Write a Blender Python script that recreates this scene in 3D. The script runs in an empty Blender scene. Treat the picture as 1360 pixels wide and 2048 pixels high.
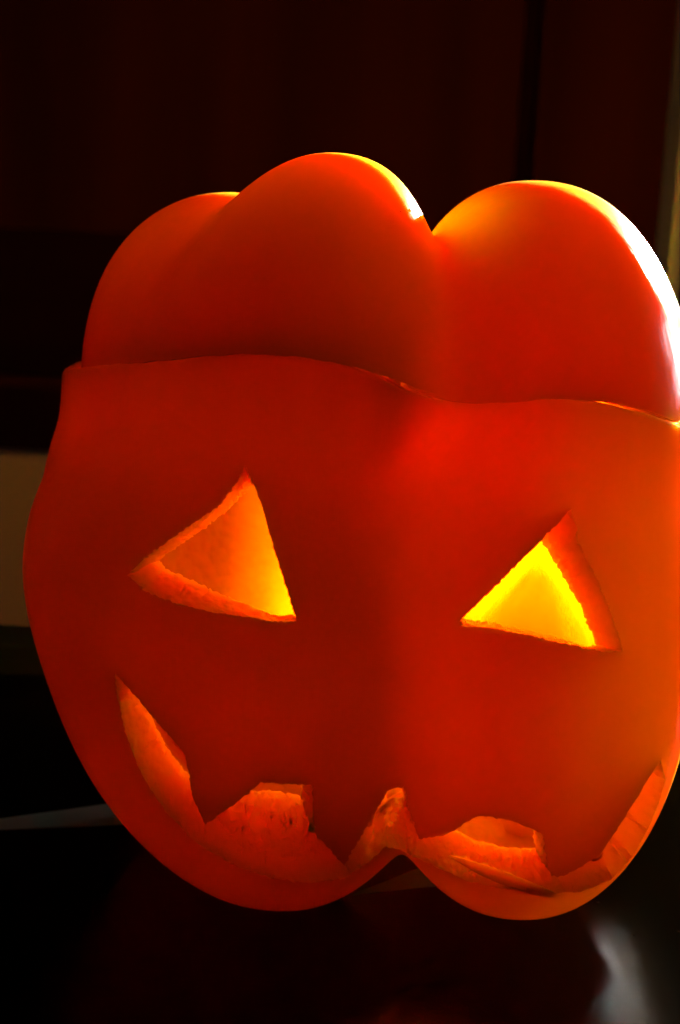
import bpy, bmesh, math, random
import numpy as np
from mathutils import Vector, Matrix

S = bpy.context.scene
MM = 0.001
random.seed(7)
rng = np.random.default_rng(7)

# ------------------------------------------------------------------ camera
FPX = 3000.0                                  # focal length in units of the 1360x2048 photograph
PITCH, ROLL = math.radians(11.7), math.radians(3.0)
CAM = np.array([-3.0, -225.0, 103.0])         # mm
_r0 = np.array([1.0, 0, 0])
FWD = np.array([0, math.cos(PITCH), -math.sin(PITCH)])
_u0 = np.array([0, math.sin(PITCH), math.cos(PITCH)])
RGT = _r0*math.cos(ROLL) + _u0*math.sin(ROLL)
UPV = _u0*math.cos(ROLL) - _r0*math.sin(ROLL)
cam_d = bpy.data.cameras.new("camera")
cam = bpy.data.objects.new("camera", cam_d)
S.collection.objects.link(cam)
S.camera = cam
cam_d.sensor_fit = 'VERTICAL'
cam_d.sensor_height = 36.0
cam_d.lens = FPX/2048*36.0
cam_d.clip_start, cam_d.clip_end = 0.01, 50.0
M = Matrix.Identity(4)
for i in range(3):
    M[i][0], M[i][1], M[i][2], M[i][3] = RGT[i], UPV[i], -FWD[i], CAM[i]*MM
cam.matrix_world = M
cam_d.dof.use_dof = True
cam_d.dof.focus_distance = 0.196
cam_d.dof.aperture_fstop = 30.0

def ray_dir(u, v):
    d = FWD + RGT*(u-680)/FPX - UPV*(v-1024)/FPX
    return d/np.linalg.norm(d)
def on_plane_y(u, v, y):
    d = ray_dir(u, v)
    return CAM + d*((y-CAM[1])/d[1])
def on_plane_z(u, v, z):
    d = ray_dir(u, v)
    return CAM + d*((z-CAM[2])/d[2])

# ------------------------------------------------------------------ world, lamps, exposure
W = bpy.data.worlds.new("World"); S.world = W
W.use_nodes = True
W.node_tree.nodes["Background"].inputs[0].default_value = (1.0, 0.78, 0.55, 1)
W.node_tree.nodes["Background"].inputs[1].default_value = 0.016

def aim(o, target):
    d = Vector(target) - o.location
    o.rotation_euler = d.to_track_quat('-Z', 'Y').to_euler()
def polar(az, el, r):                          # az: degrees to the right of straight behind the pepper
    a, e = math.radians(az), math.radians(el)
    return (r*math.sin(a)*math.cos(e), r*math.cos(a)*math.cos(e), 0.055 + r*math.sin(e))
# sunbeam through the window: small, far, behind and to the right
sp = bpy.data.lights.new("sunbeam", 'SPOT')
sp.energy = 24500.0
sp.color = (1.0, 0.93, 0.82)
sp.spot_size = math.radians(9.0)
sp.spot_blend = 0.3
sp.shadow_soft_size = 0.035
so = bpy.data.objects.new("sunbeam", sp); S.collection.objects.link(so)
so.location = polar(27, 11, 2.6)
aim(so, (0, 0, 0.055))
# the window itself, skylight
wl = bpy.data.lights.new("window_light", 'AREA')
wl.shape = 'RECTANGLE'; wl.size, wl.size_y = 0.26, 0.24
wl.energy = 5.0
wl.color = (1.0, 0.94, 0.92)
wo = bpy.data.objects.new("window_light", wl); S.collection.objects.link(wo)
wo.location = polar(47, 6, 1.0)
aim(wo, (0, 0, 0.06))

S.view_settings.view_transform = 'Standard'
S.view_settings.look = 'None'
S.view_settings.exposure = 0.0
S.view_settings.gamma = 1.0
S.render.engine = 'CYCLES'
cy = S.cycles
cy.max_bounces = 24; cy.diffuse_bounces = 14; cy.glossy_bounces = 6
cy.transmission_bounces = 8; cy.transparent_max_bounces = 8
cy.use_denoising = True
cy.sample_clamp_indirect = 0.0
cy.caustics_reflective = False; cy.caustics_refractive = False

# ------------------------------------------------------------------ materials
def new_mat(name):
    m = bpy.data.materials.new(name); m.use_nodes = True
    nt = m.node_tree
    return m, nt, nt.nodes["Principled BSDF"]
def node(nt, t, **kw):
    n = nt.nodes.new(t)
    for k, v in kw.items(): setattr(n, k, v)
    return n

def coords(nt, scale=(1, 1, 1)):
    tc = node(nt, 'ShaderNodeTexCoord'); mp = node(nt, 'ShaderNodeMapping')
    mp.inputs['Scale'].default_value = scale
    nt.links.new(tc.outputs['Object'], mp.inputs['Vector'])
    return mp.outputs['Vector']

def set_sss(b, radius, scale):
    b.inputs['Subsurface Weight'].default_value = 1.0
    b.inputs['Subsurface Radius'].default_value = radius
    b.inputs['Subsurface Scale'].default_value = scale
    b.inputs['IOR'].default_value = 1.4
    b.inputs['Specular IOR Level'].default_value = 0.22

TRANS_MIX = 0.5
def add_translucency(nt, b, col, normal=None):
    out = nt.nodes["Material Output"]
    tr = node(nt, 'ShaderNodeBsdfTranslucent'); tr.inputs['Color'].default_value = (*col, 1)
    for sc, st in ((70, (1, 1, 0.18)),):
        nn = node(nt, 'ShaderNodeTexNoise'); nn.inputs['Scale'].default_value = sc; nn.inputs['Detail'].default_value = 5
        nt.links.new(coords(nt, st), nn.inputs['Vector'])
        rp_ = node(nt, 'ShaderNodeMapRange'); rp_.inputs['From Min'].default_value = 0.3; rp_.inputs['From Max'].default_value = 0.7
        rp_.inputs['To Min'].default_value = 0.82; rp_.inputs['To Max'].default_value = 1.14
        nt.links.new(nn.outputs[0], rp_.inputs['Value'])
        vm = node(nt, 'ShaderNodeVectorMath', operation='SCALE'); vm.name = "tint"; vm.inputs[0].default_value = col
        nt.links.new(rp_.outputs[0], vm.inputs['Scale']); nt.links.new(vm.outputs[0], tr.inputs['Color'])
    mix = node(nt, 'ShaderNodeMixShader'); mix.inputs[0].default_value = TRANS_MIX
    nt.links.new(b.outputs[0], mix.inputs[1]); nt.links.new(tr.outputs[0], mix.inputs[2])
    nt.links.new(mix.outputs[0], out.inputs['Surface'])
SSS_RADIUS = (1.0, 0.25, 0.02)
SSS_SCALE = 0.016
def pepper_skin():
    m, nt, b = new_mat("pepper_skin")
    v = coords(nt, (1, 1, 1))
    n1 = node(nt, 'ShaderNodeTexNoise'); n1.inputs['Scale'].default_value = 90; n1.inputs['Detail'].default_value = 4
    nt.links.new(v, n1.inputs['Vector'])
    cr = node(nt, 'ShaderNodeValToRGB')
    cr.color_ramp.elements[0].position = 0.3; cr.color_ramp.elements[0].color = (0.84, 0.40, 0.004, 1)
    cr.color_ramp.elements[1].position = 0.7; cr.color_ramp.elements[1].color = (0.89, 0.48, 0.006, 1)
    nt.links.new(n1.outputs[0], cr.inputs[0]); nt.links.new(cr.outputs[0], b.inputs['Base Color'])
    set_sss(b, SSS_RADIUS, SSS_SCALE)
    b.inputs['Roughness'].default_value = 0.22
    # fine lengthwise relief of the waxy skin
    v2 = coords(nt, (1, 1, 0.12))
    n2 = node(nt, 'ShaderNodeTexNoise'); n2.inputs['Scale'].default_value = 900; n2.inputs['Detail'].default_value = 3
    nt.links.new(v2, n2.inputs['Vector'])
    n3 = node(nt, 'ShaderNodeTexNoise'); n3.inputs['Scale'].default_value = 160; n3.inputs['Detail'].default_value = 5
    nt.links.new(v, n3.inputs['Vector'])
    mx = node(nt, 'ShaderNodeMath', operation='MULTIPLY_ADD'); mx.inputs[1].default_value = 0.35
    nt.links.new(n2.outputs[0], mx.inputs[0]); nt.links.new(n3.outputs[0], mx.inputs[2])
    bp = node(nt, 'ShaderNodeBump'); bp.inputs['Strength'].default_value = 0.25; bp.inputs['Distance'].default_value = 0.0006
    nt.links.new(mx.outputs[0], bp.inputs['Height']); nt.links.new(bp.outputs[0], b.inputs['Normal'])
    rr = node(nt, 'ShaderNodeMapRange'); rr.inputs['To Min'].default_value = 0.13; rr.inputs['To Max'].default_value = 0.22
    nt.links.new(n3.outputs[0], rr.inputs['Value']); nt.links.new(rr.outputs[0], b.inputs['Roughness'])
    add_translucency(nt, b, (0.53, 0.255, 0.004))
    return m
def pepper_flesh():
    m, nt, b = new_mat("pepper_flesh")
    v = coords(nt)
    b.inputs['Base Color'].default_value = (0.86, 0.48, 0.02, 1)
    set_sss(b, SSS_RADIUS, SSS_SCALE)
    b.inputs['Roughness'].default_value = 0.38
    vo = node(nt, 'ShaderNodeTexVoronoi'); vo.inputs['Scale'].default_value = 480
    no = node(nt, 'ShaderNodeTexNoise'); no.inputs['Scale'].default_value = 330; no.inputs['Detail'].default_value = 6
    nt.links.new(v, vo.inputs['Vector']); nt.links.new(v, no.inputs['Vector'])
    mx = node(nt, 'ShaderNodeMath', operation='MULTIPLY_ADD'); mx.inputs[1].default_value = -0.6
    nt.links.new(vo.outputs['Distance'], mx.inputs[0]); nt.links.new(no.outputs[0], mx.inputs[2])
    bp = node(nt, 'ShaderNodeBump'); bp.inputs['Strength'].default_value = 0.7; bp.inputs['Distance'].default_value = 0.0012
    nt.links.new(mx.outputs[0], bp.inputs['Height']); nt.links.new(bp.outputs[0], b.inputs['Normal'])
    add_translucency(nt, b, (0.53, 0.29, 0.006))
    return m
SKIN, FLESH = pepper_skin(), pepper_flesh()
CUT = FLESH.copy(); CUT.name = "cut_flesh"
LIDFLESH = FLESH.copy(); LIDFLESH.name = "lid_flesh"      # redder, darker translucent tint than the body
LIDFLESH.node_tree.nodes["tint"].inputs[0].default_value = (0.37, 0.115, 0.003)
LIDSKIN = SKIN.copy(); LIDSKIN.name = "lid_skin"
LIDSKIN.node_tree.nodes["tint"].inputs[0].default_value = (0.415, 0.12, 0.003)
_b = CUT.node_tree.nodes["Principled BSDF"]
_b.inputs['Base Color'].default_value = (0.95, 0.68, 0.015, 1)
_b.inputs['Subsurface Scale'].default_value = 0.014
for _n in CUT.node_tree.nodes:
    if _n.type == 'BUMP': _n.inputs['Strength'].default_value = 0.35; _n.inputs['Distance'].default_value = 0.0015
    if _n.type == 'TEX_VORONOI': _n.inputs['Scale'].default_value = 750
    if _n.type == 'MIX_SHADER': _n.inputs[0].default_value = 0.15

def wet_mat(name, base, trans, mix):
    m, nt, b = new_mat(name)
    b.inputs['Base Color'].default_value = (*base, 1); b.inputs['Roughness'].default_value = 0.2
    tr = node(nt, 'ShaderNodeBsdfTranslucent'); tr.inputs['Color'].default_value = (*trans, 1)
    mx = node(nt, 'ShaderNodeMixShader'); mx.inputs[0].default_value = mix
    nt.links.new(b.outputs[0], mx.inputs[1]); nt.links.new(tr.outputs[0], mx.inputs[2])
    nt.links.new(mx.outputs[0], nt.nodes["Material Output"].inputs['Surface'])
    return m
CELL = wet_mat("wet_cells", (0.9, 0.30, 0.02), (0.9, 0.4, 0.02), 0.4)
MEMBRANE = wet_mat("membrane", (0.8, 0.4, 0.03), (0.95, 0.68, 0.02), 0.85)
def thin_edges(m):
    nt = m.node_tree; out = nt.nodes["Material Output"]; src = out.inputs['Surface'].links[0].from_socket
    at = node(nt, 'ShaderNodeAttribute'); at.attribute_name = "thickness"
    tp = node(nt, 'ShaderNodeBsdfTransparent'); tp.inputs['Color'].default_value = (1, 0.9, 0.6, 1)
    mx = node(nt, 'ShaderNodeMixShader')
    nt.links.new(at.outputs['Fac'], mx.inputs[0]); nt.links.new(tp.outputs[0], mx.inputs[1]); nt.links.new(src, mx.inputs[2])
    nt.links.new(mx.outputs[0], out.inputs['Surface'])
thin_edges(MEMBRANE)
def simple_mat(name, col, rough, spec=0.5, noise=None, metallic=0.0, bump=0.0, stretch=(1, 1, 1)):
    m, nt, b = new_mat(name)
    b.inputs['Base Color'].default_value = (*col, 1)
    b.inputs['Roughness'].default_value = rough
    b.inputs['Specular IOR Level'].default_value = spec
    b.inputs['Metallic'].default_value = metallic
    if noise:
        sc, amt = noise
        v = coords(nt, stretch)
        n = node(nt, 'ShaderNodeTexNoise'); n.inputs['Scale'].default_value = sc; n.inputs['Detail'].default_value = 6
        nt.links.new(v, n.inputs['Vector'])
        cr = node(nt, 'ShaderNodeValToRGB')
        cr.color_ramp.elements[0].position = 0.3; cr.color_ramp.elements[1].position = 0.7
        cr.color_ramp.elements[0].color = (*[c*(1-amt) for c in col], 1)
        cr.color_ramp.elements[1].color = (*[c*(1+amt) for c in col], 1)
        nt.links.new(n.outputs[0], cr.inputs[0]); nt.links.new(cr.outputs[0], b.inputs['Base Color'])
        if bump:
            bp = node(nt, 'ShaderNodeBump'); bp.inputs['Strength'].default_value = 0.4; bp.inputs['Distance'].default_value = bump
            nt.links.new(n.outputs[0], bp.inputs['Height']); nt.links.new(bp.outputs[0], b.inputs['Normal'])
    return m
M_GLASS = simple_mat("black_glass", (0.0012, 0.0011, 0.0007), 0.24, 0.5)
M_GLASS.node_tree.nodes['Principled BSDF'].inputs['IOR'].default_value = 1.115
M_WOOD = simple_mat("dark_red_wood", (0.022, 0.0036, 0.0005), 0.5, 0.0, noise=(40, 0.3), bump=0.0003, stretch=(1, 1, 0.06))
M_DARK = simple_mat("dark_brown_wood", (0.009, 0.0015, 0.0005), 0.5, 0.0, noise=(40, 0.3), bump=0.0003, stretch=(0.06, 1, 1))
M_BEIGE = simple_mat("beige_paint", (0.17, 0.12, 0.42), 0.7, 0.2, noise=(25, 0.06))
M_STEEL = simple_mat("grey_metal", (0.13, 0.15, 0.95), 0.35, 0.5, metallic=0.0, noise=(80, 0.1), stretch=(1, 1, 0.05))
M_SUNPATCH = simple_mat("painted_sunlight", (0.16, 0.25, 0.20), 0.7, 0.0, noise=(120, 0.15))  # sunlit counter tone put into the colour
M_BLACK = simple_mat("black_plastic", (0.004, 0.004, 0.004), 0.6, 0.2)
M_CRUMB = simple_mat("pale_crumb", (0.006, 0.0055, 0.005), 0.8, 0.2)

# ------------------------------------------------------------------ object helpers
def tag(o, label=None, cat=None, group=None, kind=None):
    for k, v in (('label', label), ('category', cat), ('group', group), ('kind', kind)):
        if v: o[k] = v
    return o
def mesh_obj(name, verts, faces, mats, parent=None, smooth=False):
    me = bpy.data.meshes.new(name)
    me.from_pydata([tuple(v) for v in verts], [], faces)
    for m in (mats if isinstance(mats, (list, tuple)) else [mats]): me.materials.append(m)
    if smooth: me.polygons.foreach_set('use_smooth', [True]*len(me.polygons))
    me.update()
    o = bpy.data.objects.new(name, me); S.collection.objects.link(o)
    if parent: o.parent = parent
    return o
def box_obj(name, lo, hi, mat, parent=None, bevel=0.0):
    bm = bmesh.new()
    bmesh.ops.create_cube(bm, size=1)
    for v in bm.verts:
        v.co = Vector([(lo[i]+hi[i])/2 + v.co[i]*(hi[i]-lo[i]) for i in range(3)])*MM
    if bevel: bmesh.ops.bevel(bm, geom=bm.edges[:], offset=bevel*MM, segments=3, affect='EDGES', profile=0.5)
    me = bpy.data.meshes.new(name); bm.to_mesh(me); bm.free(); me.materials.append(mat)
    o = bpy.data.objects.new(name, me); S.collection.objects.link(o)
    if parent: o.parent = parent
    return o
def empty(name, loc=(0, 0, 0)):
    o = bpy.data.objects.new(name, None); S.collection.objects.link(o); o.location = loc
    o.empty_display_size = 0.01
    return o

# ------------------------------------------------------------------ pepper form: lobes
BODY = np.array([[-14.207, -11.736, 36.87, 31.618, 29.589, 36.908, 0.231, -0.135, 0.089],
 [23.932, -9.499, 45.527, 25.927, 31.711, 45.553, 0.05, -0.04, 0.076],
 [-19.546, 14.141, 47.348, 29.706, 30.814, 45.354, 0.222, 0.008, -0.001],
 [23.915, 15.528, 46.33, 31.819, 31.069, 44.285, 0.232, 0.011, -0.006]])
LID = np.array([[-13.427, -16.988, 72.751, 20.542, 20.845, 36.513, -0.036, 0.215, 0.052],
 [25.788, 1.577, 76.133, 22.184, 37.601, 31.366, -0.051, -0.066, 0.038],
 [-21.048, 7.136, 71.078, 22.502, 30.562, 32.275, 0.044, -0.003, -0.019],
 [18.915, 18.603, 64.608, 28.013, 26.763, 26.558, -0.008, 0.003, 0.001]])
OB, OL = np.array([0, 0, 48.0]), np.array([2.0, 0, 72.0])
PB, PL = 30.0, 12.0

def field(P, L, p, shrink=0.0, e=2.2):
    acc = 0
    for cx, cyy, cz, a, b, c, k, tx, ty in L:
        zz = P[..., 2]-cz
        s = np.clip(1+k*zz/c, 0.3, 2)
        x = (P[..., 0]-cx-tx*zz)/(a*s-shrink); y = (P[..., 1]-cyy-ty*zz)/(b*s-shrink); z = zz/(c-shrink)
        q = np.maximum((np.abs(x)**e+np.abs(y)**e+np.abs(z)**e)**(1/e), 1e-3)
        acc = acc + q**-p
    return acc**(-1/p)
def radial0(D, O, L, p, shrink=0.0, it=24):
    lo = np.zeros(D.shape[:-1]); hi = np.full(D.shape[:-1], 95.0)
    for _ in range(it):
        m = (lo+hi)/2
        f = field(O+D*m[..., None], L, p, shrink) < 1
        lo = np.where(f, m, lo); hi = np.where(f, hi, m)
    return (lo+hi)/2
def dirs(T, F):
    return np.stack([np.cos(F)*np.sin(T), -np.cos(F)*np.cos(T), np.sin(F)], -1)
def smooth(a, b, x):
    t = np.clip((x-a)/(b-a), 0, 1); return t*t*(3-2*t)

# lookup grids r(theta, phi)
NT, NF = 720, 420
TG = np.linspace(-np.pi, np.pi, NT, endpoint=False)
FG = np.linspace(-np.pi/2, np.pi/2, NF)
TT, FF = np.meshgrid(TG, FG)
DD = dirs(TT, FF)
def blur_theta(r, sig_px):
    n = int(4*sig_px)+1
    k = np.exp(-0.5*(np.arange(-n, n+1)/sig_px)**2); k /= k.sum()
    out = np.zeros_like(r)
    for i, w in zip(range(-n, n+1), k): out += w*np.roll(r, i, axis=1)
    return out
RL = radial0(DD, OL, LID, PL)
RLs = blur_theta(RL, 14)
zl = OL[2] + RL*np.sin(FF)
wl_ = smooth(78, 86, zl)*0 + (1-smooth(86, 99, zl))        # soften the flanks, keep the crown crisp
RL = RL*(1-wl_) + RLs*wl_
RLI = radial0(DD, OL, LID, 9.0, 5.0)
RB = radial0(DD, OB, BODY, PB)
zb = OB[2] + RB*np.sin(FF)
RBs = blur_theta(RB, 9)
wb = smooth(15, 32, zb)
RB = RB*(1-wb) + RBs*wb
# above z 58 the body follows the lid it was cut from, standing a little proud of it
def rim_off(T):
    d = np.degrees(T)
    return 0.3 + 2.6*np.exp(-((d+98)/38)**2) + 0.5*np.exp(-((d-95)/35)**2)
def lid_seen_from_ob():
    best = np.zeros(DD.shape[:-1])
    for m in np.linspace(10, 75, 131):
        f = field(OB+DD*m, LID, PL) < 1
        best = np.where(f, m+0.25, best)
    return np.where(best > 15, best, RB)
RLB = blur_theta(lid_seen_from_ob(), 8) + rim_off(TT)/np.maximum(np.cos(FF), 0.3)
zz_ = OB[2] + RB*np.sin(FF)
wt = smooth(61, 75, zz_)
RB = RB*(1-wt) + RLB*wt
def blur_phi(r, sig_px):
    n = int(3*sig_px)+1
    k = np.exp(-0.5*(np.arange(-n, n+1)/sig_px)**2); k /= k.sum()
    p = np.concatenate([np.repeat(r[:1], n, 0), r, np.repeat(r[-1:], n, 0)])
    return sum(w*p[i:i+len(r)] for i, w in enumerate(k))
zz2 = OB[2] + RB*np.sin(FF)
wm = smooth(48, 56, zz2)*(1-smooth(84, 92, zz2))
RB = RB*(1-wm) + blur_phi(blur_theta(RB, 10), 7)*wm
RBI = radial0(DD, OB, BODY, 8.0, 6.3)
RBIl = np.minimum(RB-5.5, RBI+30)
RBI = np.minimum(RBI*(1-wt) + RBIl*wt, RB-4.0)
# ribs (placenta walls) running down the grooves on the inside
GROOVES = [np.radians(14), np.radians(92), np.radians(180), np.radians(-88)]
for g in GROOVES:
    dth = (TT-g+np.pi) % (2*np.pi) - np.pi
    RBI = RBI - 5.0*np.exp(-(dth/0.075)**2)*smooth(-1.2, -0.5, FF)*(1-smooth(0.25, 0.7, FF))
    RLI = RLI - 2.5*np.exp(-(dth/0.09)**2)*smooth(0.0, 0.5, FF)*(1-smooth(0.9, 1.3, FF))
# slight unevenness
def lump(sc, amp, seed):
    r = np.random.default_rng(seed); out = np.zeros(TT.shape)
    for _ in range(18):
        k = r.normal(size=3)*sc; out += np.sin(DD@k + r.uniform(0, 6.28))
    return out*amp/4.2
RB = RB + lump(5, 0.22, 1); RL = RL + lump(5, 0.2, 2)
RBI = RBI + lump(12, 0.35, 3); RLI = RLI + lump(12, 0.3, 4)

def samp(G, T, F):
    x = (T+np.pi)/(2*np.pi)*NT; y = (F+np.pi/2)/np.pi*(NF-1)
    x0 = np.floor(x).astype(int); fx = x-x0; y0 = np.clip(np.floor(y).astype(int), 0, NF-2); fy = np.clip(y-y0, 0, 1)
    a, b = x0 % NT, (x0+1) % NT
    return (G[y0, a]*(1-fx)+G[y0, b]*fx)*(1-fy) + (G[y0+1, a]*(1-fx)+G[y0+1, b]*fx)*fy
def tf_of(P, O):
    d = P-O; r = np.linalg.norm(d, axis=-1)
    return np.arctan2(d[..., 0], -d[..., 1]), np.arcsin(np.clip(d[..., 2]/np.maximum(r, 1e-6), -1, 1)), r
def hit(u, v, G, O):
    d = ray_dir(u, v)
    t = np.linspace(130, 320, 3800); P = CAM + d*t[:, None]
    T, F, r = tf_of(P, O)
    ins = r < samp(G, T, F)
    if ins.any(): i = int(np.argmax(ins))
    else: i = int(np.argmin(r-samp(G, T, F)))
    return P[i]

# ------------------------------------------------------------------ the cut between body and lid
RIM = [(122, 746), (160, 735), (240, 727), (320, 720), (400, 710), (480, 704), (560, 706), (640, 716), (720, 740),
       (800, 775), (860, 798), (900, 803), (960, 800), (1080, 795), (1200, 805), (1290, 825), (1350, 848)]
rp = np.array([hit(u, v, RB, OB) for u, v in RIM])
rt = np.degrees(np.arctan2(rp[:, 0], -rp[:, 1])); rz = rp[:, 2]
o_ = np.argsort(rt); rt, rz = rt[o_], rz[o_]
ct = np.concatenate([rt, [100, 140, 180, 220], rt[:1]+360]); cz_ = np.concatenate([rz, [rz[-1]-1, 75, 76, 76], rz[:1]])
xs = np.linspace(ct[0], ct[0]+360, 1440, endpoint=False)
zs = np.interp(xs, ct, cz_)
kk = np.exp(-0.5*(np.arange(-24, 25)/7.0)**2); kk /= kk.sum()
zs = np.convolve(np.concatenate([zs[-24:], zs, zs[:24]]), kk, 'valid')
def zcut(T):
    d = np.degrees(T); d = (d-ct[0]) % 360 + ct[0]
    return np.interp(d, np.append(xs, xs[0]+360), np.append(zs, zs[0])) + 0.05*np.sin(T*37)+0.04*np.sin(T*61+1)
print("rim z", np.round(rz, 1))

def phi_at(G, O, T, Z):
    lo = np.full(T.shape, -0.9); hi = np.full(T.shape, 1.2)
    for _ in range(30):
        m = (lo+hi)/2
        up = O[2]+samp(G, T, m)*np.sin(m) > Z
        hi = np.where(up, m, hi); lo = np.where(up, lo, m)
    return (lo+hi)/2

def lathe_shell(name, rings, pole_a, pole_b, mats, midx):
    """rings: list of (N,3) closed loops from pole_a to pole_b; one closed surface"""
    n = len(rings[0])
    V = [pole_a] + [p for r in rings for p in r] + [pole_b]
    F, MI = [], []
    for i in range(n): F.append((0, 1+(i+1) % n, 1+i)); MI.append(midx[0])
    for k in range(len(rings)-1):
        a, b = 1+k*n, 1+(k+1)*n
        for i in range(n):
            j = (i+1) % n
            F.append((a+i, a+j, b+j, b+i)); MI.append(midx[k+1])
    a = 1+(len(rings)-1)*n; e = len(V)-1
    for i in range(n): F.append((a+i, a+(i+1) % n, e)); MI.append(midx[-1])
    o = mesh_obj(name, np.array(V)*MM, F, mats, smooth=True)
    o.data.polygons.foreach_set('material_index', MI)
    bm = bmesh.new(); bm.from_mesh(o.data)
    bmesh.ops.recalc_face_normals(bm, faces=bm.faces[:]); bm.to_mesh(o.data); bm.free()
    return o

NTH = 400
TH = np.linspace(-np.pi, np.pi, NTH, endpoint=False)
def shell_rings(GO, GI, O, pole, zc_out, zc_in, nrow, edge):
    """rows from pole to cut on outside, rounded rim, rows from cut back to pole on inside"""
    sgn = -1 if pole < 0 else 1
    fo = phi_at(GO, O, TH, zc_out); fi = phi_at(GI, O, TH, zc_in)
    s = np.linspace(0, 1, nrow+1)[1:]
    rings, mi = [], []
    ph0 = pole
    def pt(G, F): return O + dirs(TH, F)*samp(G, TH, F)[:, None]
    mi.append(0)
    for x in s:
        rings.append(pt(GO, ph0 + (fo-ph0)*x)); mi.append(0)
    top_o = rings[-1]; bot_i = pt(GI, fi)
    # rim annulus with a softened outer edge
    prev = rings[-2]
    for q, lift in ((0.05, 0.0), (0.35, 0.0), (0.7, 0.0)):
        p = top_o*(1-q) + bot_i*q
        p = p.copy(); p[:, 2] += sgn*-1*edge*(0 if q > 0.04 else 0)
        rings.append(p); mi.append(1)
    for x in s[::-1]:
        rings.append(pt(GI, ph0 + (fi-ph0)*x)); mi.append(1)
    # soften outer corner: drop the last outer ring
    rings[nrow-1] = top_o.copy(); rings[nrow-1][:, 2] += sgn*edge
    mi.append(1)
    pa = O + np.array([0, 0, np.sin(ph0)*samp(GO, np.array([0.0]), np.array([ph0]))[0]])
    pb = O + np.array([0, 0, np.sin(ph0)*samp(GI, np.array([0.0]), np.array([ph0]))[0]])
    return rings, pa, pb, mi
ZC = zcut(TH)
rings, pa, pb, mi = shell_rings(RB, RBI, OB, -np.pi/2, ZC, ZC+0.1, 210, 0.35)
body = lathe_shell("carved_pepper", rings, pa, pb, [SKIN, FLESH, CUT], mi)
ZL = ZC + 0.06
rings, pa, pb, mi = shell_rings(RL, RLI, OL, np.pi/2, ZL, ZL+0.06, 150, 0.05)
lid = lathe_shell("pepper_lid", rings, pa, pb, [LIDSKIN, LIDFLESH], mi)
tag(lid, "glossy orange pepper top cut off as a lid, resting on the carved face", "pepper lid")
tag(body, "hollowed orange bell pepper carved with triangle eyes and a jagged mouth", "carved pepper")

# seed core under the stem end, unseen, added to block sunlight through the lid
core_bm = bmesh.new()
bmesh.ops.create_icosphere(core_bm, subdivisions=4, radius=1.0)
for v_ in core_bm.verts:
    n_ = v_.co.copy(); k_ = 1 + 0.08*math.sin(9*n_.x+4*n_.z)*math.sin(8*n_.y+5*n_.z)
    v_.co = Vector((2 + 9*n_.x*k_*(1+0.25*n_.z), 8 + 8*n_.y*k_*(1+0.25*n_.z), 83 + 12*n_.z*k_))*MM
core_me = bpy.data.meshes.new("seed_core"); core_bm.to_mesh(core_me); core_bm.free(); core_me.materials.append(CELL)
core_me.polygons.foreach_set('use_smooth', [True]*len(core_me.polygons))
core = bpy.data.objects.new("seed_core", core_me); S.collection.objects.link(core); core.parent = lid

# ------------------------------------------------------------------ carving knives: each hole is a ring of strokes from outside point to inside point
def resample(outer, inner, step):
    po, pi_ = [], []
    n = len(outer)
    for i in range(n):
        a, b = np.array(outer[i], float), np.array(outer[(i+1) % n], float)
        c, d = np.array(inner[i], float), np.array(inner[(i+1) % n], float)
        m = max(1, int(round(np.linalg.norm(b-a)/step)))
        for k in range(m):
            t = k/m
            po.append(a+(b-a)*t); pi_.append(c+(d-c)*t)
    return np.array(po), np.array(pi_)
def ear_clip(P):
    P = np.asarray(P, float)
    x, y = P[:, 0], P[:, 1]
    idx = list(range(len(P)))
    if (x*np.roll(y, -1)-np.roll(x, -1)*y).sum() < 0: idx.reverse()
    def cr(a, b, c): return (b[..., 0]-a[..., 0])*(c[..., 1]-a[..., 1])-(b[..., 1]-a[..., 1])*(c[..., 0]-a[..., 0])
    out = []
    while len(idx) > 3:
        best = None
        for k in range(len(idx)):
            i, j, l = idx[k-1], idx[k], idx[(k+1) % len(idx)]
            a, b, c = P[i], P[j], P[l]
            if cr(a, b, c) <= 1e-9: continue
            o = np.array([q for q in idx if q not in (i, j, l)]); Q = P[o]
            if ((cr(a, b, Q) >= 0) & (cr(b, c, Q) >= 0) & (cr(c, a, Q) >= 0)).any(): continue
            best = k; break
        if best is None: best = 0
        k = best
        out.append((idx[k-1], idx[k], idx[(k+1) % len(idx)])); idx.pop(k)
    out.append(tuple(idx))
    return out
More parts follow.
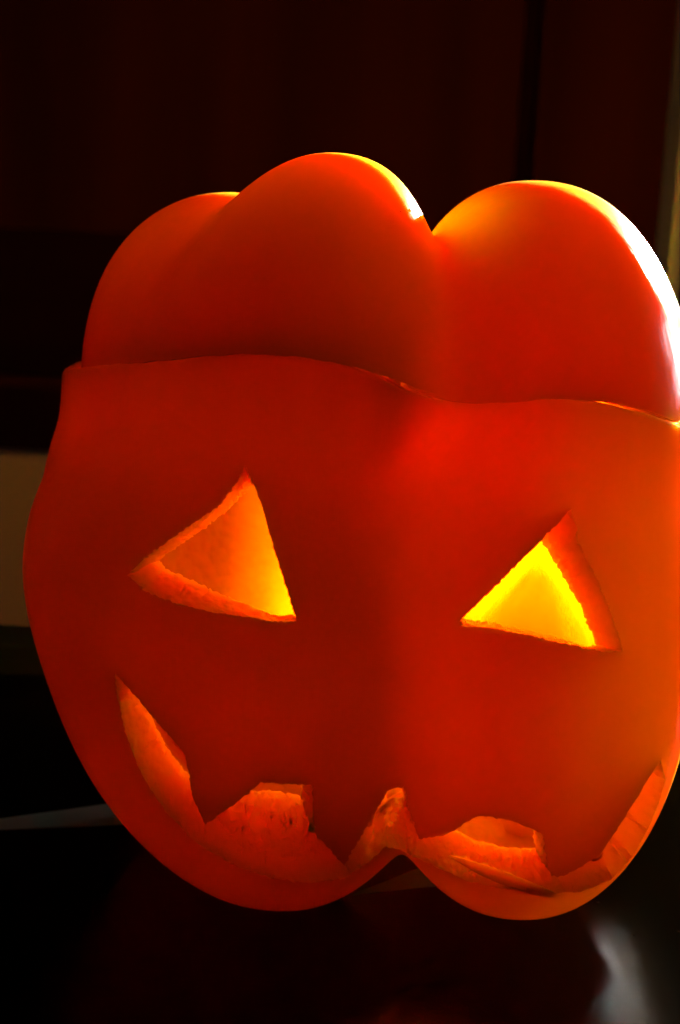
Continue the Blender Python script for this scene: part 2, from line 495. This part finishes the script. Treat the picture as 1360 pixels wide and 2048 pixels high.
def cutter(outer, inner, step=7.0, rough=0.16, ext_o=4.0, ext_i=2.0, layers=12, seed=0, bumps=None):
    r = np.random.default_rng(seed)
    po, pin = resample(outer, inner, step)
    po = po + r.normal(size=po.shape)*0.4; pin = pin + r.normal(size=pin.shape)*1.0
    A = np.array([hit(u, v, RB, OB) for u, v in po]); B = np.array([hit(u, v, RBI, OB) for u, v in pin])
    # smooth depth jitter of the casts along the loop
    D = B-A; Ln = np.linalg.norm(D, axis=1)[:, None]; D = D/Ln
    n = len(A); rings = []
    for k in range(layers+1):
        t = k/layers
        P = A - D*ext_o + D*(Ln+ext_o+ext_i)*t
        if 0 < k < layers:
            j = r.normal(size=(n, 3))*rough
            if bumps is not None: j = j*bumps(po, t)[:, None]
            P = P + j
        rings.append(P)
    V = np.concatenate(rings)
    F = []
    for k in range(layers):
        for i in range(n):
            j = (i+1) % n
            a, b, c, d = k*n+i, k*n+j, (k+1)*n+j, (k+1)*n+i
            F += [(a, b, c), (a, c, d)]
    for t in ear_clip(po):
        F.append((t[2], t[1], t[0])); F.append(tuple(x+layers*n for x in t))
    o = mesh_obj("knife", V*MM, F, [SKIN, FLESH, CUT])
    o.data.polygons.foreach_set('material_index', [2]*len(F))
    bm = bmesh.new(); bm.from_mesh(o.data)
    bmesh.ops.recalc_face_normals(bm, faces=bm.faces[:]); bm.to_mesh(o.data); bm.free()
    return o
EYE_R_O = [(1142, 1018), (1154, 1060), (1153, 1078), (1186, 1140), (1216, 1210), (1236, 1265), (1246, 1303), (1205, 1304), (1110, 1283), (1050, 1268), (980, 1255), (924, 1252), (922, 1240), (1000, 1165), (1078, 1085)]
EYE_R_I = [(1080, 1078), (1096, 1102), (1108, 1120), (1128, 1158), (1162, 1212), (1174, 1245), (1192, 1290), (1172, 1293), (1100, 1270), (1045, 1258), (985, 1246), (932, 1238), (915, 1228), (985, 1158), (1050, 1090)]
EYE_L_O = [(490, 932), (514, 985), (530, 1032), (545, 1090), (565, 1152), (585, 1215), (592, 1243), (545, 1243), (480, 1232), (420, 1224), (350, 1207), (290, 1182), (254, 1150), (300, 1108), (370, 1058), (440, 1010), (475, 962)]
EYE_L_I = [(500, 972), (530, 985), (545, 1030), (560, 1090), (580, 1150), (598, 1210), (602, 1232), (545, 1230), (492, 1208), (440, 1188), (385, 1160), (335, 1140), (318, 1118), (350, 1098), (395, 1066), (452, 1024), (485, 990)]
MO = [  # outer u, v, shift of the inner edge
 (230, 1346, 35, -5), (300, 1428, 30, -30), (372, 1510, 25, -32), (384, 1590, 20, -32), (410, 1648, 15, -40), (465, 1612, 10, -42),
 (522, 1565, 5, -42), (575, 1567, 0, -42), (625, 1570, -22, -30), (629, 1665, -22, -45), (688, 1732, -5, -55), (735, 1650, 15, -50),
 (775, 1582, 20, -45), (808, 1571, 5, -45), (816, 1612, -10, -42), (838, 1678, -15, -48), (890, 1670, -10, -48), (958, 1631, -5, -42),
 (1020, 1640, -10, -42), (1085, 1668, -20, -42), (1088, 1702, -22, -42), (1102, 1752, -30, -52), (1128, 1752, -35, -52), (1196, 1715, -42, -52),
 (1252, 1632, -52, -45), (1300, 1552, -60, -40), (1322, 1520, -66, -35),
 (1331, 1560, -80, -45), (1318, 1605, -85, -60), (1298, 1655, -85, -75), (1266, 1712, -80, -90), (1226, 1757, -60, -105), (1165, 1783, -35, -110), (1100, 1788, -18, -92), (1020, 1780, -4, -84),
 (935, 1762, 4, -86), (850, 1724, 5, -95), (800, 1700, 0, -85), (772, 1692, 0, -80), (740, 1722, 0, -90), (690, 1756, 0, -135),
 (620, 1766, 0, -172), (540, 1756, 5, -175), (460, 1727, 15, -150), (390, 1684, 28, -110), (330, 1622, 40, -80), (285, 1552, 48, -58), (252, 1470, 50, -38), (234, 1395, 45, -18)]
knives = [cutter(EYE_R_O, EYE_R_I, 6, 0.07, seed=1), cutter(EYE_L_O, EYE_L_I, 6, 0.08, seed=2),
          cutter([m[:2] for m in MO], [(m[0]+m[2], m[1]+m[3]) for m in MO], 7, 0.09, ext_o=3, ext_i=2, layers=16, seed=3)]
for k in knives:
    md = body.modifiers.new("cut", 'BOOLEAN'); md.operation = 'DIFFERENCE'; md.solver = 'MANIFOLD'; md.object = k
    
dg = bpy.context.evaluated_depsgraph_get()
me2 = bpy.data.meshes.new_from_object(body.evaluated_get(dg))
old = body.data
body.modifiers.clear(); body.data = me2; me2.name = "carved_pepper"
for k in knives: bpy.data.objects.remove(k, do_unlink=True)
def world_uv(p):
    d = np.array(p)/MM - CAM; z = d@FWD
    return 680+FPX*(d@RGT)/z, 1024-FPX*(d@UPV)/z
def in_poly(u, v, P):
    c = False; n = len(P)
    for i in range(n):
        (x1, y1), (x2, y2) = P[i], P[i-1]
        if (y1 > v) != (y2 > v) and u < (x2-x1)*(v-y1)/(y2-y1)+x1: c = not c
    return c
def lumpy(me, poly, count, rmin, rmax, height, seed, fine=0.45, stretch=1.0):
    '''torn juicy cells: the cut flesh itself is subdivided and pushed out in small bumps'''
    r = np.random.default_rng(seed)
    bm = bmesh.new(); bm.from_mesh(me)
    def inside(f): return f.material_index == 2 and f.normal.z > 0.05 and in_poly(*world_uv(f.calc_center_median()), poly)
    fs = [f for f in bm.faces if inside(f)]
    if not fs: bm.free(); return
    bmesh.ops.triangulate(bm, faces=fs)
    for _ in range(4):
        fs = [f for f in bm.faces if inside(f)]
        es = {e for f in fs for e in f.edges if e.calc_length() > fine*MM}
        if not es: break
        bmesh.ops.subdivide_edges(bm, edges=list(es), cuts=1, use_grid_fill=False)
        bmesh.ops.triangulate(bm, faces=[f for f in bm.faces if len(f.verts) > 3 and f.material_index == 2])
    fs = [f for f in bm.faces if inside(f)]
    bm.normal_update()
    vs = {v for f in fs for v in f.verts if all(g.material_index == 2 for g in v.link_faces)}
    vs = list(vs); P = np.array([v.co for v in vs])/MM
    c = P[r.integers(0, len(P), count)] + r.normal(size=(count, 3))*0.2
    R_ = rmin + (rmax-rmin)*r.random(count)**1.6
    h = np.zeros(len(P))
    for ci, ri in zip(c, R_):
        dd = P-ci; dd[:, 2] /= stretch
        d2 = (dd**2).sum(1)/ri**2
        h = np.maximum(h, np.clip(1-d2, 0, 1)**0.6*ri*height*r.uniform(0.5, 1.3))
    for v, x in zip(vs, h): v.co += v.normal*float(x)*MM
    print("lumpy", len(vs), len(bm.faces))
    bm.to_mesh(me); bm.free()
lumpy(me2, [(440, 1640), (520, 1550), (615, 1560), (632, 1600), (636, 1662), (650, 1700), (560, 1712), (480, 1690)], 300, 0.3, 1.0, 0.65, 31, 0.3)
lumpy(me2, [(755, 1590), (815, 1560), (830, 1640), (840, 1690), (900, 1680), (955, 1625), (1090, 1712), (1040, 1745), (930, 1760), (850, 1725), (770, 1680)], 420, 0.15, 0.5, 0.8, 32, 0.25, 2.2)
me2.polygons.foreach_set('use_smooth', [True]*len(me2.polygons))
me2.set_sharp_from_angle(angle=math.radians(50))
lid.data.set_sharp_from_angle(angle=math.radians(50))
print("body polys", len(me2.polygons))

# ------------------------------------------------------------------ ribs inside, and the flap of placenta seen through the right eye
def rib(theta, f0, f1, depth, thick, seed, G=None, O=None, owner=None, mat=None):
    G = RBI if G is None else G; O = OB if O is None else O; owner = owner or body; mat = mat or FLESH
    seed = seed % 360
    r = np.random.default_rng(seed)
    n, m = 34, 9
    F = np.linspace(f0, f1, n); V = []; faces = []
    for side in (-1, 1):
        for i, f in enumerate(F):
            for k in range(m):
                t = k/(m-1)
                wob = 0.03*math.sin(3*f+seed)+0.012*math.sin(9*f+k)
                th = np.array([theta + wob*t]); ff = np.array([f])
                rad = samp(G, th, ff)[0] + 1.2 - (depth*(0.75+0.25*math.sin(5*f+seed)) + 1.2)*t
                p = O + dirs(th, ff)[0]*rad
                nrm = np.array([math.cos(theta), math.sin(theta), 0])
                w = thick*(1-0.75*t)*(0.15 if i in (0, n-1) else 1)
                V.append(p + nrm*side*w + r.normal(size=3)*0.04)
    N = n*m
    for i in range(n-1):
        for k in range(m-1):
            a, b, c, d = i*m+k, i*m+k+1, (i+1)*m+k+1, (i+1)*m+k
            faces += [(a, b, c, d), (N+d, N+c, N+b, N+a)]
    for i in range(n-1):
        for k in (0, m-1):
            a, d = i*m+k, (i+1)*m+k
            faces.append((a, d, N+d, N+a) if k == 0 else (d, a, N+a, N+d))
    for k in range(m-1):
        for i in (0, n-1):
            a, d = i*m+k, i*m+k+1
            faces.append((d, a, N+a, N+d) if i == 0 else (a, d, N+d, N+a))
    return mesh_obj("rib", np.array(V)*MM, faces, [mat], parent=owner, smooth=True)
for g, d, f1 in ((7, 13.0, 0.92), (80, 6.0, 0.42), (180, 9.0, 0.42), (-86, 7.0, 0.42)):
    rib(math.radians(g), -1.0, f1, d, 1.1, g % 360)
def flap():
    rows = [(1086, 1120, 3), (1080, 1150, 26), (1072, 1190, 52), (1066, 1230, 74), (1062, 1280, 92), (1060, 1340, 105), (1058, 1390, 100)]
    V, faces, m, TK = [], [], 17, []
    rows = [(np.interp(q, range(len(rows)), [r_[0] for r_ in rows]), np.interp(q, range(len(rows)), [r_[1] for r_ in rows]), np.interp(q, range(len(rows)), [r_[2] for r_ in rows])*1.25) for q in np.linspace(0, len(rows)-1, 19)]
    for lay in (1.2, 2.4):
        for ri, (u, v, w) in enumerate(rows):
            for k in range(m):
                d = ray_dir(u + w*(k/(m-1)*2-1), v); t = np.linspace(170, 320, 2500); P = CAM + d*t[:, None]
                T, F, r = tf_of(P, OB); ins = np.where(r < samp(RBI, T, F))[0]
                q = P[ins[-1]]; dirn = (OB-q)/np.linalg.norm(OB-q)
                edge = abs(k/(m-1)*2-1); TK.append(float(np.clip((1-edge)*2.2, 0, 1)*np.clip(ri/4, 0, 1)))
                V.append(q + dirn*(lay*(1-0.35*edge**2) + 0.3*math.sin(v*0.05+k)))
    n = len(rows); N = n*m
    for i in range(n-1):
        for k in range(m-1):
            a, b, c, d = i*m+k, i*m+k+1, (i+1)*m+k+1, (i+1)*m+k
            faces += [(a, b, c, d), (N+d, N+c, N+b, N+a)]
    for i in range(n-1):
        for k in (0, m-1): faces.append((i*m+k, (i+1)*m+k, N+(i+1)*m+k, N+i*m+k))
    for k in range(m-1):
        for i in (0, n-1): faces.append((i*m+k, i*m+k+1, N+i*m+k+1, N+i*m+k))
    o = mesh_obj("placenta", np.array(V)*MM, faces, [MEMBRANE], parent=body, smooth=True)
    o.data.attributes.new('thickness', 'FLOAT', 'POINT').data.foreach_set('value', TK)
    bm = bmesh.new(); bm.from_mesh(o.data); bmesh.ops.recalc_face_normals(bm, faces=bm.faces[:]); bm.to_mesh(o.data); bm.free()
rib(math.radians(105), 0.12, 0.75, 15.0, 1.2, 41, RLI, OL, lid, LIDFLESH)  # unseen lid rib added off the groove to block sun behind the seam
rib(math.radians(-50), -0.35, 0.45, 6.0, 0.8, 21)
flap()
# ------------------------------------------------------------------ torn flesh cells on the cut lower lip
from mathutils.bvhtree import BVHTree
bvh = BVHTree.FromObject(body, bpy.context.evaluated_depsgraph_get())
def cam_hit(u, v):
    d = ray_dir(u, v)
    loc, nrm, idx, dist = bvh.ray_cast(Vector(CAM*MM), Vector(d))
    return loc, nrm
def in_poly(u, v, P):
    c = False; n = len(P)
    for i in range(n):
        (x1, y1), (x2, y2) = P[i], P[i-1]
        if (y1 > v) != (y2 > v) and u < (x2-x1)*(v-y1)/(y2-y1)+x1: c = not c
    return c
def strand(pts, rad):
    V, F = [], []; n = 6
    for i, (u, v, off) in enumerate(pts):
        loc, nrm = cam_hit(u, v); c = np.array(loc)/MM + np.array(nrm)*off
        r = rad*(1 - 0.6*i/(len(pts)-1))
        for k in range(n):
            a = k/n*2*math.pi; V.append(c + RGT*math.cos(a)*r + UPV*math.sin(a)*r)
    for i in range(len(pts)-1):
        for k in range(n): F.append((i*n+k, i*n+(k+1) % n, (i+1)*n+(k+1) % n, (i+1)*n+k))
    F += [tuple(range(n-1, -1, -1)), tuple(range((len(pts)-1)*n, len(pts)*n))]
    mesh_obj("flesh_strand", np.array(V)*MM, F, [CELL], parent=body, smooth=True)
strand([(345, 1483, 0.1), (355, 1495, 0.3), (364, 1508, 0.4), (370, 1518, 0.4), (373, 1530, 0.3)], 0.16)
strand([(352, 1488, 0.1), (362, 1502, 0.4), (368, 1514, 0.5), (371, 1522, 0.4)], 0.12)
strand([(1186, 1719, 0.1), (1192, 1716, 0.3), (1198, 1711, 0.3), (1204, 1704, 0.2)], 0.2)

# ------------------------------------------------------------------ water drops and blemishes on the lid
WATER = bpy.data.materials.new("water"); WATER.use_nodes = True
_w = WATER.node_tree.nodes["Principled BSDF"]
_w.inputs['Transmission Weight'].default_value = 1.0; _w.inputs['Roughness'].default_value = 0.02; _w.inputs['IOR'].default_value = 1.33
_w.inputs['Base Color'].default_value = (1, 1, 1, 1)
SPOT = simple_mat("brown_spot", (0.10, 0.006, 0.002), 0.5, 0.3)
bvl = BVHTree.FromObject(lid, bpy.context.evaluated_depsgraph_get())
def bead(name, u, v, r, flat, mat, bvt=bvl, parent=None, sx=1.0):
    loc, nrm, _, _ = bvt.ray_cast(Vector(CAM*MM), Vector(ray_dir(u, v)))
    bm = bmesh.new(); q = nrm.to_track_quat('Z', 'Y').to_matrix().to_4x4()
    bmesh.ops.create_icosphere(bm, subdivisions=3, radius=1.0, matrix=(Matrix.Identity(4) if parent is None else Matrix.Translation(loc)) @ q @ Matrix.Diagonal((r*sx*MM, r*MM, r*flat*MM, 1)))
    me = bpy.data.meshes.new(name); bm.to_mesh(me); bm.free(); me.materials.append(mat)
    me.polygons.foreach_set('use_smooth', [True]*len(me.polygons))
    o = bpy.data.objects.new(name, me); S.collection.objects.link(o)
    if parent: o.parent = parent
    else: o.location = loc
    return o
for (u, v, r, lab) in ((843, 434, 0.42, "largest clear water drop on the lid, beside the notch"),
                       (784, 445, 0.3, "small water drop on the lid, farthest left from the notch"),
                       (800, 444, 0.22, "tiny water drop on the lid, between the two bigger drops")):
    tag(bead("water_drop", u, v, r, 0.7, WATER), lab, "water drop", "water drops on the lid")
bead("blemish", 822, 420, 0.26, 0.25, SPOT, parent=lid)
bead("blemish", 838, 429, 0.42, 0.18, SPOT, parent=lid)
bead("blemish", 801, 423, 0.1, 0.25, SPOT, parent=lid)

# ------------------------------------------------------------------ counter and background
counter = box_obj("counter", (-700, -500, -30), (900, 84, 0), M_GLASS, bevel=1.5)
tag(counter, kind="structure")
up = box_obj("counter_edge", (-700, 84.5, -32), (900, 100, 6), M_BLACK, bevel=1.0)
tag(up, kind="structure")
def sun_patch(px):  # pale flush slab imitating a patch of sunlight on the counter
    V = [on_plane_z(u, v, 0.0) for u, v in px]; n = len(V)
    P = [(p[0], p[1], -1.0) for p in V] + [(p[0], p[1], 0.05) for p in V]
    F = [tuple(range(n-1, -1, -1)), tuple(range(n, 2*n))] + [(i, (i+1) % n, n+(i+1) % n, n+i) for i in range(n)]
    return mesh_obj("painted_sun_patch", np.array(P)*MM, F, M_SUNPATCH)
tag(sun_patch([(-160, 1668), (0, 1660), (240, 1650), (420, 1643), (400, 1580), (210, 1608), (0, 1638), (-160, 1660)]), "thin strip of sunlight painted on the black counter left of the pepper", "strip", "painted sunlight on the counter")
tag(sun_patch([(705, 1789), (850, 1775), (960, 1768), (950, 1690), (830, 1740)]), "small wedge of sunlight painted on the counter between the two front lobes", "strip", "painted sunlight on the counter")
# pale ledge low behind the counter
ledge = box_obj("window_ledge", (-700, 300, -58), (100, 314, 8.6), M_BEIGE, bevel=2)
tag(ledge, "pale beige ledge low behind the counter, left of the pepper", "ledge")
fl = box_obj("floor", (-1500, -1500, -900), (1500, 1500, -880), M_DARK); tag(fl, kind="structure")
# unseen block added right of the frame: it keeps the raking sun off the counter
blocker = box_obj("sun_blocker", (124, 255, -300), (700, 296, 77), M_DARK, bevel=1.5)
tag(blocker, kind="structure")
# dark wooden cupboard
cup = empty("wooden_cupboard", (0, 0.32, 0))
tag(cup, "dark red brown wooden cupboard standing in shadow behind the pepper", "cupboard")
def part(name, lo, hi, mat, bevel=1.0):
    o = box_obj(name, lo, hi, mat, bevel=bevel); o.parent = cup; o.matrix_parent_inverse = Matrix.Translation((0, -0.32, 0)); return o
zb_ = on_plane_y(120, 462, 320)[2]
xg0 = on_plane_y(1030, 200, 320)[0]; 
gx = on_plane_y(1060, 180, 320)[0]
part("door", (-500, 320, zb_), (gx-3.0, 342, 420), M_WOOD)
part("door", (gx+3.0, 320, zb_-60), (on_plane_y(1325, 400, 320)[0], 342, 420), M_WOOD)
part("back_panel", (-500, 345, -80), (112, 352, 430), M_DARK, 0.5)
zr = on_plane_y(50, 762, 335)[2]
part("rail", (-500, 333, zr-2.2), (gx, 344.5, zr+2.2), M_WOOD)
# metal post of the window at the right
mp_ = on_plane_y(1357, 400, 300)
post = empty("window_post", (mp_[0]*MM, 0.3, 0))
tag(post, "grey metal window post at the right edge behind the pepper", "window post")
def ppart(name, lo, hi, mat, bevel):
    o = box_obj(name, lo, hi, mat, bevel=bevel); o.parent = post; o.matrix_parent_inverse = Matrix.Translation((-mp_[0]*MM, -0.3, 0)); return o
ppart("bar", (mp_[0]-2.2, 296, -60), (mp_[0]+2.6, 345, 420), M_STEEL, 1.2)  # made deeper to close a leak of sunlight
ppart("gasket_and_sun_blocker", (mp_[0]+2.8, 299, -60), (125.5, 306, 420), M_BLACK, 0.5)  # black strip extended out of view to block sunlight

# a few pale crumbs on the counter at the right
for i, (u, v, r) in enumerate(((1195, 1805, 0.32), (1268, 1870, 0.25), (1357, 1863, 0.3))):
    p = on_plane_z(u, v, r*0.2)
    bm = bmesh.new(); bmesh.ops.create_icosphere(bm, subdivisions=2, radius=r*0.75*MM)
    for vtx in bm.verts: vtx.co = Vector((vtx.co.x*random.uniform(.6, 1.9), vtx.co.y*random.uniform(.4, 1.3), vtx.co.z*0.3*random.uniform(.7, 1.2)))
    me = bpy.data.meshes.new("crumb"); bm.to_mesh(me); bm.free(); me.materials.append(M_CRUMB)
    o = bpy.data.objects.new("crumb", me); S.collection.objects.link(o); o.location = p*MM
    tag(o, ("pale crumb nearest the foot of the right lobe", "pale crumb halfway between the right lobe and the right edge, on black counter",
           "pale crumb at the right edge of the black counter, lower one")[i], "crumb", "crumbs on the counter")
